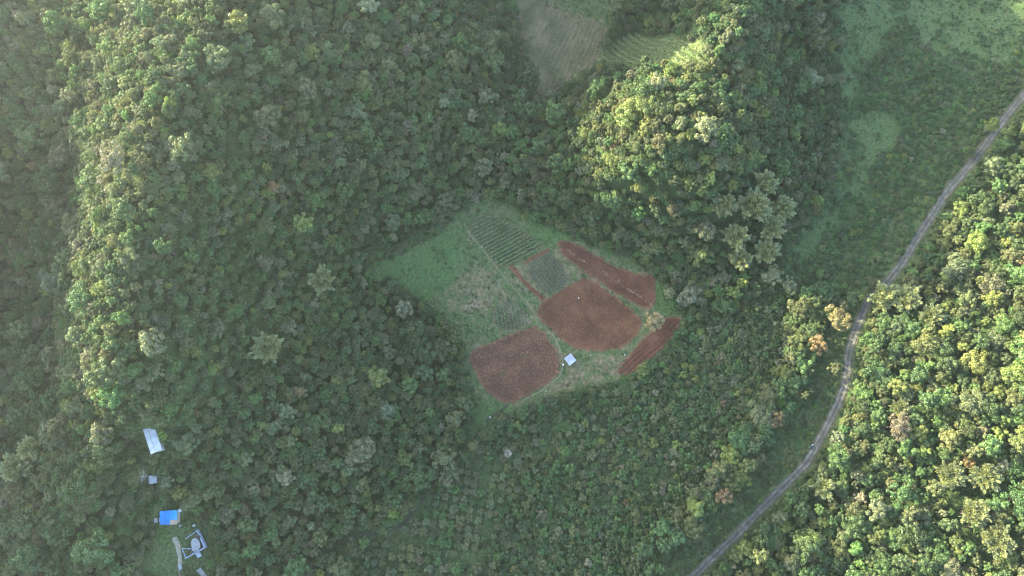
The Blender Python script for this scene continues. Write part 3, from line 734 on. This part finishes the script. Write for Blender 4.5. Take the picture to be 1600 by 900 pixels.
ok &= (dist_line(TRACK, X, Y) > .5) & (dist_line(TRACK2, X, Y) > .5) & (dist_line(ROADP, X, Y) > 2.0)
weeds = [[X[i], Y[i], float(rng.uniform(.16, .42)), int(rng.integers(4)), pick(['green', 'grey-green', 'bright green', 'olive green', 'yellow-green'], [5, 2, 3, 2, .6])] for i in np.where(ok)[0]]
scatter('weeds', weeds, SRC_S, 'small weeds and grass tufts over the open ground', 'weeds', (.6, 1.1))

# ------------------------------------------------------------------ bamboo
def bamboo_mesh(seed, nc=62, leafn=120):
    r = np.random.default_rng(seed); Cs, Ts, lv = [], [], []; tb = MB()
    for i in range(nc):
        a = r.uniform(0, 6.283); L = r.uniform(7.5, 11.5); lean = r.uniform(.12, 1.0)**.8; out = lean*r.uniform(3.2, 5.2)
        t = np.linspace(0, 1, 14); rad = .5*r.uniform(0, 1) + out*t**2.1; z = L*(t - .30*lean*t**3.2)
        pts = np.stack([rad*math.cos(a), rad*math.sin(a), z], 1)
        tb.tube([tuple(p) for p in pts[::3]], list(np.linspace(.055, .02, len(pts[::3]))), 4)
        u = np.clip(.42 + .60*r.random(leafn)**.75, 0, 1); C = np.stack([np.interp(u, t, pts[:, k]) for k in range(3)], 1)
        D = np.stack([np.interp(np.clip(u+.05, 0, 1.0), t, pts[:, k]) - np.interp(u-.05, t, pts[:, k]) for k in range(3)], 1); D /= np.linalg.norm(D, axis=1)[:, None]
        sp = .62*np.sin(np.clip((u-.38)/.62, 0, 1)*math.pi*.86+.25); off = r.normal(0, 1, (leafn, 3)); off[:, 2] = off[:, 2]*.6 - .2
        C = C + off*sp[:, None]*.80; Cs.append(C); Ts.append(D*.8 + off*.35 + np.array([0, 0, -.25])); lv.append(np.clip(r.normal(.5, .2) + r.normal(0, .1, leafn), 0, 1))
    C = np.vstack(Cs); T = np.vstack(Ts); T /= np.linalg.norm(T, axis=1)[:, None]; m = len(C)
    B = np.cross(T, np.array([0, 0, 1.]) + r.normal(0, .35, (m, 3))); B /= np.linalg.norm(B, axis=1)[:, None]
    Ln = r.uniform(.45, .85, m)[:, None]; W_ = r.uniform(.12, .20, m)[:, None]
    V = np.stack([C - T*Ln*.5, C - B*W_, C + T*Ln*.5, C + B*W_], 1).reshape(-1, 3)
    return mesh_np('foliage', V, np.arange(4*m).reshape(m, 4), [M_leaf], attr={'leafvar': ('FACE', np.concatenate(lv))}), tb.me('culms', M_bark)
BM = [bamboo_mesh(300+i) for i in range(3)]
BL = ['star-shaped bamboo clump on the hillside left of the clearing, upper of two', 'star-shaped bamboo clump on the hillside left of the clearing, lower of two',
      'tallest bamboo clump on the right flank of the wooded mound', 'lower bamboo clump on the right flank of the wooded mound', 'bamboo clump on the right flank of the wooded mound, near its lower right edge', 'left bamboo clump on the right flank of the wooded mound',
      'bamboo clump leaning over and hiding the road', 'sunlit bamboo clump right of the one hiding the road', 'smaller bamboo clump lower right of the road-hiding bamboo',
      'bamboo clump at the right road edge below the bend', 'upper left of four bamboo clumps near the lower right corner', 'upper right of four bamboo clumps near the lower right corner', 'middle of four bamboo clumps near the lower right corner', 'lowest of four bamboo clumps near the lower right corner',
      'bamboo clump in the lower left hollow, lower of two', 'bamboo clump in the lower left hollow, upper of two', 'small bamboo clump in the forest right of the road, below the bend', 'rightmost bamboo clump on the right flank of the wooded mound, beside the meadow', 'topmost bamboo clump on the right flank of the wooded mound', 'lowest bamboo clump on the right flank of the wooded mound', 'second lowest bamboo clump on the right flank of the wooded mound']
for i, (px, py, s) in enumerate(BAMBOO):
    e = link('bamboo_clump', None, loc=(bx[i], by[i], float(ground(bx[i], by[i]))-.1), rz=i*1.1); e.scale = (s, s, s); tag(e, BL[i], 'bamboo', 'bamboo clumps')
    o = link('foliage', BM[i % 3][0], e); o['tint'] = [float(a) for a in np.array((.150, .172, .066))*(1+.08*math.sin(i*2.3))]
    link('culms', BM[i % 3][1], e)

# ------------------------------------------------------------------ bare trees
def bare_tree(px, py, h, label):
    x, y = at(px, py); x, y = float(x), float(y); r = random.Random(int(px)); tr = MB(); br = MB()
    tr.tube([(0, 0, -.5), (.1, .05, h*.35), (.05, -.1, h*.6)], [.15, .11, .06], 6)
    for k in range(14):
        a = k*2.4; z = h*(.28+.024*k); l = h*r.uniform(.20, .36); p1 = Vector((l*.5*math.cos(a), l*.5*math.sin(a), z+l*.55)); p2 = Vector((l*math.cos(a+.3), l*math.sin(a+.3), z+l*r.uniform(.7, 1.0)))
        br.tube([(.05, 0, z), p1, p2], [.06, .04, .02], 5)
        for q in range(12):
            b = a+r.uniform(-1.6, 1.6); l2 = r.uniform(.3, .8); br.tube([p1.lerp(p2, q/12), p1.lerp(p2, q/12)+Vector((l2*math.cos(b), l2*math.sin(b), r.uniform(-.1, .5)))], [.022, .012], 3)
    e = link('bare_tree', None, loc=(x, y, float(ground(x, y)))); tag(e, label, 'tree'); tr.build('trunk', M_palebark, e); br.build('branches', M_palebark, e)
bare_tree(229, 744, 6.5, 'leafless pale tree beside the small hut')
bare_tree(794, 709, 3.8, 'leafless whitish tree among the plantation shrubs')

# ------------------------------------------------------------------ garden rows
def crop_plot(name, P, a, spacing, label, tint, leafsz, height, gap=.0, seed=1, density=9):
    r = np.random.default_rng(seed); c0 = P.mean(0); x0, y0 = float(c0[0]), float(c0[1]); z0 = float(ground(x0, y0))
    e = link(name, None, loc=(x0, y0, z0)); tag(e, label, 'garden plot')
    u = np.array([math.cos(a), math.sin(a)]); v = np.array([-u[1], u[0]]); q = P-c0; smin, smax = (q@v).min(), (q@v).max(); tmin, tmax = (q@u).min(), (q@u).max()
    for s in np.arange(smin+spacing*.5, smax, spacing):
        m = int((tmax-tmin)*density); t = r.uniform(tmin, tmax, m); off = r.normal(0, spacing*.17, m)
        xx = c0[0]+u[0]*t+v[0]*(s+off); yy = c0[1]+u[1]*t+v[1]*(s+off)
        k = inside(P, xx, yy) & (wob(xx, yy, 2.2, seed) > -1+gap) ; xx, yy, off = xx[k], yy[k], off[k]
        if len(xx) < 40: continue
        zz = ground(xx, yy) + height*r.uniform(.45, 1, len(xx))*np.clip(1-(off/spacing*2)**2, .2, 1)
        C = np.stack([xx-x0, yy-y0, zz-z0], 1); nn = np.tile(np.array([0, 0, 1.]), (len(C), 1)) + np.stack([v[0]*off, v[1]*off, off*0], 1)*1.5
        V, F = leaves(C, nn, r.uniform(.7, 1.3, len(C))*leafsz, r.uniform(.5, .8, len(C))*leafsz, r, .35)
        o = link('crop_row', mesh_np('crop_row', V, F, [M_leaf], attr={'leafvar': ('FACE', np.clip(r.normal(.5, .2, len(C)), 0, 1))}), e)
        o['tint'] = [float(k_) for k_ in np.array(tint)*r.uniform(.9, 1.12)]
BED_DARK = mat_soil('garden_soil', (.030, .026, .016), (.050, .042, .026), (.080, .066, .042), .2)
BED_PALE = mat_soil('mulched_soil', (.036, .036, .022), (.062, .056, .036), (.11, .098, .066), .5)
for P_, m_, l_ in ((PLOT_E, BED_DARK, 'dark soil under the green rows at the top of the clearing'), (PLOT_F, BED_PALE, 'pale mulched soil under the dark row plot'), (PLOT_I, BED_PALE, 'patchy soil under the leafy row plot')):
    sheet('garden_bed', P_, m_, .12, .35, None, .8, .6, .03, l_)
def px_ang(s, ox, oy, k): P = poly(s, ox, oy, k); return dirang(P, 0, 1)
crop_plot('vegetable_plot', PLOT_E, px_ang('330,350 480,270', 680, 310, 4.286), 1.35, 'green vegetable plot in diagonal rows at the top of the clearing', (.078, .145, .042), .42, .8, seed=2, density=17)
crop_plot('vegetable_plot', PLOT_F, px_ang('640,430 790,620', 680, 310, 4.286), 1.25, 'dark row plot with pale mulch lines above the large red field', (.046, .086, .032), .42, .4, gap=.15, seed=3, density=11)
crop_plot('vegetable_plot', PLOT_I, px_ang('430,860 400,700', 680, 310, 4.286), 1.4, 'patchy leafy row plot above the stubble field', (.070, .125, .035), .42, .7, gap=.2, seed=4)
crop_plot('vegetable_plot', PLOT_J, px_ang('150,180 230,320', 720, 480, 5.622), 1.2, 'faint green row plot by the forest at the stubble field', (.05, .095, .03), .36, .35, gap=.2, seed=5)
crop_plot('vegetable_plot', LITPLOT, px_ang('985,62 1090,110', 0, 0, 1), 2.2, 'sunlit row plot beside the fallow top field', (.085, .125, .036), .6, 1.4, seed=6, density=30)
def mulch():
    P = PLOT_F; a = px_ang('640,430 790,620', 680, 310, 4.286)
    u = np.array([math.cos(a), math.sin(a)]); v = np.array([-u[1], u[0]])
# pale dry trash line down the long red field
def dry_line(name, pts, label, w_=.35, dens=7):
    L_ = smooth(pts, 1, False); seg = np.r_[0, np.cumsum(np.hypot(*np.diff(L_, axis=0).T))]; m = int(seg[-1]*dens); s = rng.uniform(0, seg[-1], m)
    xx = np.interp(s, seg, L_[:, 0]) + rng.normal(0, w_, m); yy = np.interp(s, seg, L_[:, 1]) + rng.normal(0, w_, m)
    k = wob(xx, yy, 1.7, 3) > -.25; xx, yy = xx[k], yy[k]
    C = np.stack([xx, yy, ground(xx, yy)+.2], 1); V, F = leaves(C, np.tile([0, 0, 1.], (len(C), 1)), rng.uniform(.25, .6, len(C)), rng.uniform(.1, .25, len(C)), rng, .3)
    o = link(name, mesh_np(name, V, F, [M_leaf], attr={'leafvar': ('FACE', rng.uniform(0, 1, len(C)))})); o['tint'] = [.30, .27, .19]
    tag(o, label, 'dry stalks', kind='stuff')
dry_line('dry_stalks', poly('110,150 280,260 460,370 620,470 730,550 890,650', 860, 360, 5.627), 'pale dry stalks dividing the long red field lengthwise')

# ------------------------------------------------------------------ buildings
def place(px, py): x, y = at(px, py); return float(x), float(y), float(ground(x, y))
def shed():
    x, y, z = place(890, 563); a = dirang(poly('340,232 388,295', 840, 520, 6.667), 0, 1); e = link('shed', None, loc=(x, y, z), rz=a); tag(e, 'small shed with pale metal roof between the red fields', 'shed')
    for sx_ in (-1.25, 1.25):
        for sy_ in (-1.2, 1.2): MB().box((sx_, sy_, .95), (.1, .1, 2.3)).build('post', M_wood, e)
    MB().box((0, 1.15, .85), (2.4, .05, 1.7)).build('wall', M_wood, e); MB().box((-1.2, 0, .85), (.05, 2.2, 1.7)).build('wall', M_wood, e); MB().box((1.2, .3, .85), (.05, 1.6, 1.7)).build('wall', M_wood, e)
    for i in range(3):
        x0 = -1.6+i*1.07; MB().quadsheet((x0, -1.55, 2.05+.02*i), (x0+1.12, -1.55, 2.06+.02*i), (x0+1.12, 1.55, 2.40+.02*i), (x0, 1.55, 2.40+.02*i), .015, 6, .03).build('roof_sheet', M_shedroof, e)
shed()
def sheet_at(name, px, py, lx, ly, h, rz, mat, label, cat):
    x, y, z = place(px, py); e = link(name, None, loc=(x, y, z), rz=rz); tag(e, label, cat)
    return e
def house_long():
    P = polyz('147,82 198,240', 180, 640, 3.461, float(ground(*at(233, 686))) + 2.9); a = dirang(P, 1, 0); c = P.mean(0); L = float(np.hypot(*(P[1]-P[0])))
    ux, uy = math.cos(a), math.sin(a); x, y = c[0]+uy*1.75, c[1]-ux*1.75; z = float(ground(x, y)); e = link('house', None, loc=(x, y, z), rz=a); tag(e, 'long house with pale metal roof half hidden by trees', 'house')
    W_ = 3.5; L *= 1.04
    w_ = MB(); w_.box((0, W_/2-.35, 1.2), (L-.6, .14, 3.2)); w_.box((0, -W_/2+.35, 1.2), (L-.6, .14, 3.2)); w_.box((L/2-.38, 0, 1.2), (.14, W_-.86, 3.2)); w_.box((-L/2+.38, 0, 1.2), (.14, W_-.86, 3.2)); w_.build('wall', M_wallw, e)
    k = 9
    for i in range(k):
        x0 = -L/2+i*L/k; d = x0+L/k+.05; zz = .012*(i % 2)
        MB().quadsheet((x0, -W_/2, 2.85+zz), (d, -W_/2, 2.85+zz), (d, -.02, 3.5+zz), (x0, -.02, 3.5+zz), .012, 6, .02).build('roof_sheet', M_zinc, e)
        MB().quadsheet((x0, .02, 3.5+zz), (d, .02, 3.5+zz), (d, W_/2, 2.85+zz), (x0, W_/2, 2.85+zz), .012, 6, .02).build('roof_sheet', M_zinc, e)
    MB().box((0, 0, 3.56), (L, .3, .03)).build('ridge_cap', M_zinc2, e)
    for xo in (-2.5, 2.0):
        f = MB().box((xo, W_/2-.27, 1.4), (1.0, .05, 1.0)).build('window', M_slab, e); MB().box((xo, W_/2-.24, .86), (1.15, .14, .08)).build('sill', M_conc, f)
house_long()
def house_small():
    x, y, z = place(244, 749); e = link('hut', None, loc=(x, y, z), rz=R(8)); tag(e, 'small hut with dull whitish roof below the long house', 'hut')
    MB().box((0, 0, .95), (2.0, 2.0, 2.3)).build('wall', M_wallw, e)
    for i in range(3): MB().quadsheet((-1.25+i*.83, -1.25, 2.15+.02*i), (-.38+i*.83, -1.25, 2.15+.02*i), (-.38+i*.83, 1.25, 2.45+.02*i), (-1.25+i*.83, 1.25, 2.45+.02*i), .012, 5, .02).build('roof_sheet', M_zinc2, e)
    MB().box((0, -1.02, .8), (.75, .06, 1.9)).build('door', M_wood, e)
house_small()
def house_blue():
    x, y, z = place(269, 808); e = link('house', None, loc=(x, y, z), rz=R(4)); tag(e, 'house with bright blue roof and a tan patched corner', 'house')
    w_ = MB(); w_.box((0, 1.75, 1.1), (4.8, .14, 2.8)); w_.box((0, -1.75, 1.1), (4.8, .14, 2.8)); w_.box((2.33, 0, 1.1), (.14, 3.36, 2.8)); w_.box((-2.33, 0, 1.1), (.14, 3.36, 2.8)); w_.build('wall', M_wallw, e)
    xs = [-2.7, -1.62, -.54, .54, 1.62, 2.7]
    for i in range(5):
        a_, b_ = xs[i], xs[i+1]+.04; y0 = -2.15 if i < 3 else -.75; z0 = 2.45 + (y0+2.15)*.11 + .015*(i % 2)
        MB().quadsheet((a_, y0, z0), (b_, y0, z0), (b_, 2.15, 2.93+.015*(i % 2)), (a_, 2.15, 2.93+.015*(i % 2)), .012, 5, .02).build('roof_sheet', M_blue, e)
    for i in range(2): o = MB().quadsheet((.54+i*1.1, -2.2, 2.42), (1.66+i*1.1, -2.2, 2.42), (1.66+i*1.1, -.7, 2.585), (.54+i*1.1, -.7, 2.585), .012, 5, .02).build('roof_sheet', M_tan, e); o['label'] = 'tan replacement roof sheet at the lower corner'
    MB().box((-.6, -1.85, .85), (.85, .05, 1.9)).build('door', M_wood, e)
    MB().quadsheet((2.75, 1.3, 2.2), (3.9, 1.5, 2.1), (3.7, 2.5, 2.25), (2.75, 2.3, 2.35), .012, 5, .02).build('porch_sheet', M_zinc2, e)
    MB().box((3.7, 1.6, .9), (.09, .09, 2.3)).box((3.6, 2.3, .9), (.09, .09, 2.35)).build('post', M_wood, e)
house_blue()
def tank(px, py, r, h, label, mat=None):
    x, y, z = place(px, py); b = MB(); b.tube([(0, 0, -.2), (0, 0, h*.9), (0, 0, h)], [r, r, r*.75], 14); e = link('water_tank', b.me('water_tank', mat or M_white), loc=(x, y, z)); tag(e, label, 'tank')
def crate(name, px, py, d, rz, mat, label, cat):
    x, y, z = place(px, py); b = MB().box((0, 0, d[2]/2-.05), d).box((0, 0, d[2]-.02), (d[0]*1.06, d[1]*1.06, .07)); e = link(name, b.me(name, mat), loc=(x, y, z), rz=rz); tag(e, label, cat); return e
crate('metal_sheet_pile', 244, 813, (.9, 1.3, .5), R(10), M_zinc2, 'outer of two pale sheet piles left of the blue roof', 'sheet pile')
crate('metal_sheet_pile', 252, 812.5, (.8, 1.2, .6), R(4), M_zinc, 'inner of two pale sheet piles left of the blue roof', 'sheet pile')
crate('metal_sheet_pile', 220, 819, (.7, 1.1, .4), R(-20), M_zinc2, 'pale sheet pile alone in the grass left of the blue roof', 'sheet pile')
crate('metal_sheet_pile', 285, 821, (1.6, .7, .5), R(10), M_zinc2, 'pale sheet pile between the blue roof and the unfinished house', 'sheet pile')
crate('metal_sheet_pile', 282, 886, (1.0, 1.6, .4), R(15), M_zinc2, 'whitish pile on the path below the unfinished house', 'sheet pile')
tank(304, 821, .38, .9, 'small white tank above the unfinished house')
tank(880, 570, .34, .8, 'small white barrel beside the shed')
def ruin():
    z = float(ground(*at(302, 860))); P = polyz('445,648 487,745 380,805 348,722', 180, 640, 3.461, z+1.5); c = P.mean(0); x, y = float(c[0]), float(c[1])
    e = link('unfinished_house', None, loc=(x, y, z)); tag(e, 'roofless unfinished house with blue walls and white rounded slab', 'house'); Q = P-c
    b = MB(); n0 = 4; b.V = [Vector((*(q*1.04), -1.5)) for q in Q] + [Vector((*(q*1.04), .25)) for q in Q]; b.F = [[3, 2, 1, 0], [4, 5, 6, 7]] + [[i, (i+1) % 4, 4+(i+1) % 4, 4+i] for i in range(4)]
    b.F = [f[::-1] for f in b.F]; b.build('floor_slab', M_slab, e)
    def wall(p, q, h=1.9, t=.22, gaps=()):
        p = np.array(p); q = np.array(q); d = q-p; L = float(np.hypot(*d)); a = math.atan2(d[1], d[0]); m = MB(); s0 = 0.0
        for g0, g1 in list(gaps)+[(1, 1)]:
            if g0 > s0: cc = p+d*(s0+g0)/2; m.box((cc[0], cc[1], .25+h/2), ((g0-s0)*L, t, h), a)
            if g1 > g0: cc = p+d*(g0+g1)/2; m.box((cc[0], cc[1], .25+h*.2), ((g1-g0)*L, t*.9, h*.4), a)
            s0 = g1
        m.build('wall', M_wall, e)
    wall(Q[0], Q[1], gaps=((.3, .45),)); wall(Q[1], Q[2], gaps=((.42, .58),)); wall(Q[2], Q[3], 1.0); wall(Q[3], Q[0], .9, gaps=((.1, .3), (.62, .85)))
    Z = polyz('404,762 416,780 432,774 415,742', 180, 640, 3.461, z+1.5)-c; wall(Q[2]*.35+Q[3]*.65+[.2, 0], Z[0]*.6+Z[3]*.4, 1.2); wall(Z[1], Q[1]*.55+Q[2]*.45, 1.4)
    S_ = polyz('418,775 462,752 455,712 440,696 425,694 412,706 410,725', 180, 640, 3.461, z+1.5)-c; S_ = smooth(S_, 1); b = MB(); k = len(S_)
    b.V = [Vector((*q, .25)) for q in S_] + [Vector((*q, 1.5)) for q in S_]; b.F = [list(range(k, 2*k))[::-1]] + [[i, i+k, (i+1) % k+k, (i+1) % k] for i in range(k)]; b.build('rounded_slab', M_conc, e)
    d = Q[2]-Q[1]; a = math.atan2(d[1], d[0]); mid = Q[1]*.5+Q[2]*.5; nv = np.array([-d[1], d[0]])/np.hypot(*d)
    if nv@mid < 0: nv = -nv
    for i in range(4): p = mid+nv*(.35+.38*i); MB().box((p[0], p[1], .1-.14*i-.3), (1.3, .4, .9), a).build('step', M_wall if i % 2 else M_white, e)
ruin()
def flat_poly(name, P, mat, lift, label): return sheet(name, P, mat, lift, .25, None, .3, .3, .02, label)
ribbon('yard_path', smooth(poly('322,690 340,740 350,800 352,860 360,930', 180, 640, 3.461), 1, False), 1.3, M_paleearth, .07, 'worn earth path left of the unfinished house', jit=.4)
ribbon('yard_path', smooth(poly('450,862 470,885 495,920', 180, 640, 3.461), 1, False), 1.3, M_conc, .08, 'pale concrete path at the bottom below the unfinished house', jit=.15)
for px, py, s, lab in [(904, 466, .5, 'white sack lying on the large red field'), (853, 611, .45, 'white sack at the path below the stubble field'), (976, 554.5, .45, 'white sack at the upper end of the red strip'), (766, 652, .6, 'white sack on the trail where it leaves the clearing'),
                       (603, 833, .55, 'pinkish white sack on the trail bend in the woods'), (548, 841, .5, 'white sack at the lower left end of the trail'), (753, 386, .4, 'white sack on the track by the green rows'), (923, 555, .35, 'white sack on the bare ground right of the shed')]:
    s *= .75; x, y, z = place(px, py); r = np.random.default_rng(int(px)); V = []; F = []
    for i in range(5):
        for j in range(8):
            ph = -1.2+2.4*i/4*1.0; a = j*math.pi/4; q = 1+.12*r.normal(); V.append((s*.95*math.cos(ph)*math.cos(a)*q, s*.6*math.cos(ph)*math.sin(a)*q, s*.45*math.sin(ph)+s*.3))
    for i in range(4):
        for j in range(8): F.append([i*8+j, i*8+(j+1) % 8, (i+1)*8+(j+1) % 8, (i+1)*8+j])
    F += [list(range(8))[::-1], [32+j for j in range(8)]]
    o = link('sack', mesh_np('sack', V, F, [M_white], smooth_=True), loc=(x, y, z+.1), rz=r.uniform(0, 3)); tag(o, lab, 'sack')
x, y, z = place(1266, 697); o = link('culvert_wall', MB().box((0, 0, .35), (1.9, .25, .8)).box((0, 0, .78), (2.0, .34, .08)).me('culvert_wall', M_conc), loc=(x, y, z+.1), rz=R(38)); tag(o, 'short pale culvert wall at the left road edge', 'wall')

# ------------------------------------------------------------------ haze
b = NB('haze_air'); v = b.n('ShaderNodeVolumePrincipled'); v.inputs['Color'].default_value = (.76, .89, 1.0, 1); v.inputs['Density'].default_value = .00014; v.inputs['Anisotropy'].default_value = .70
b.l(v.outputs[0], b.out.inputs['Volume'])
lo = float(GZ.min())-1; E = 2600.0
hz = MB().box((0, 0, (lo+CAM_H+6)/2), (2*E, 2*E, CAM_H+6-lo)).build('haze', b.m); tag(hz, 'thin bluish haze over the valley', kind='stuff')
print('TREES', len(trees), 'SHRUBS', len(shrubs), 'WEEDS', len(weeds), 'zmin', lo)
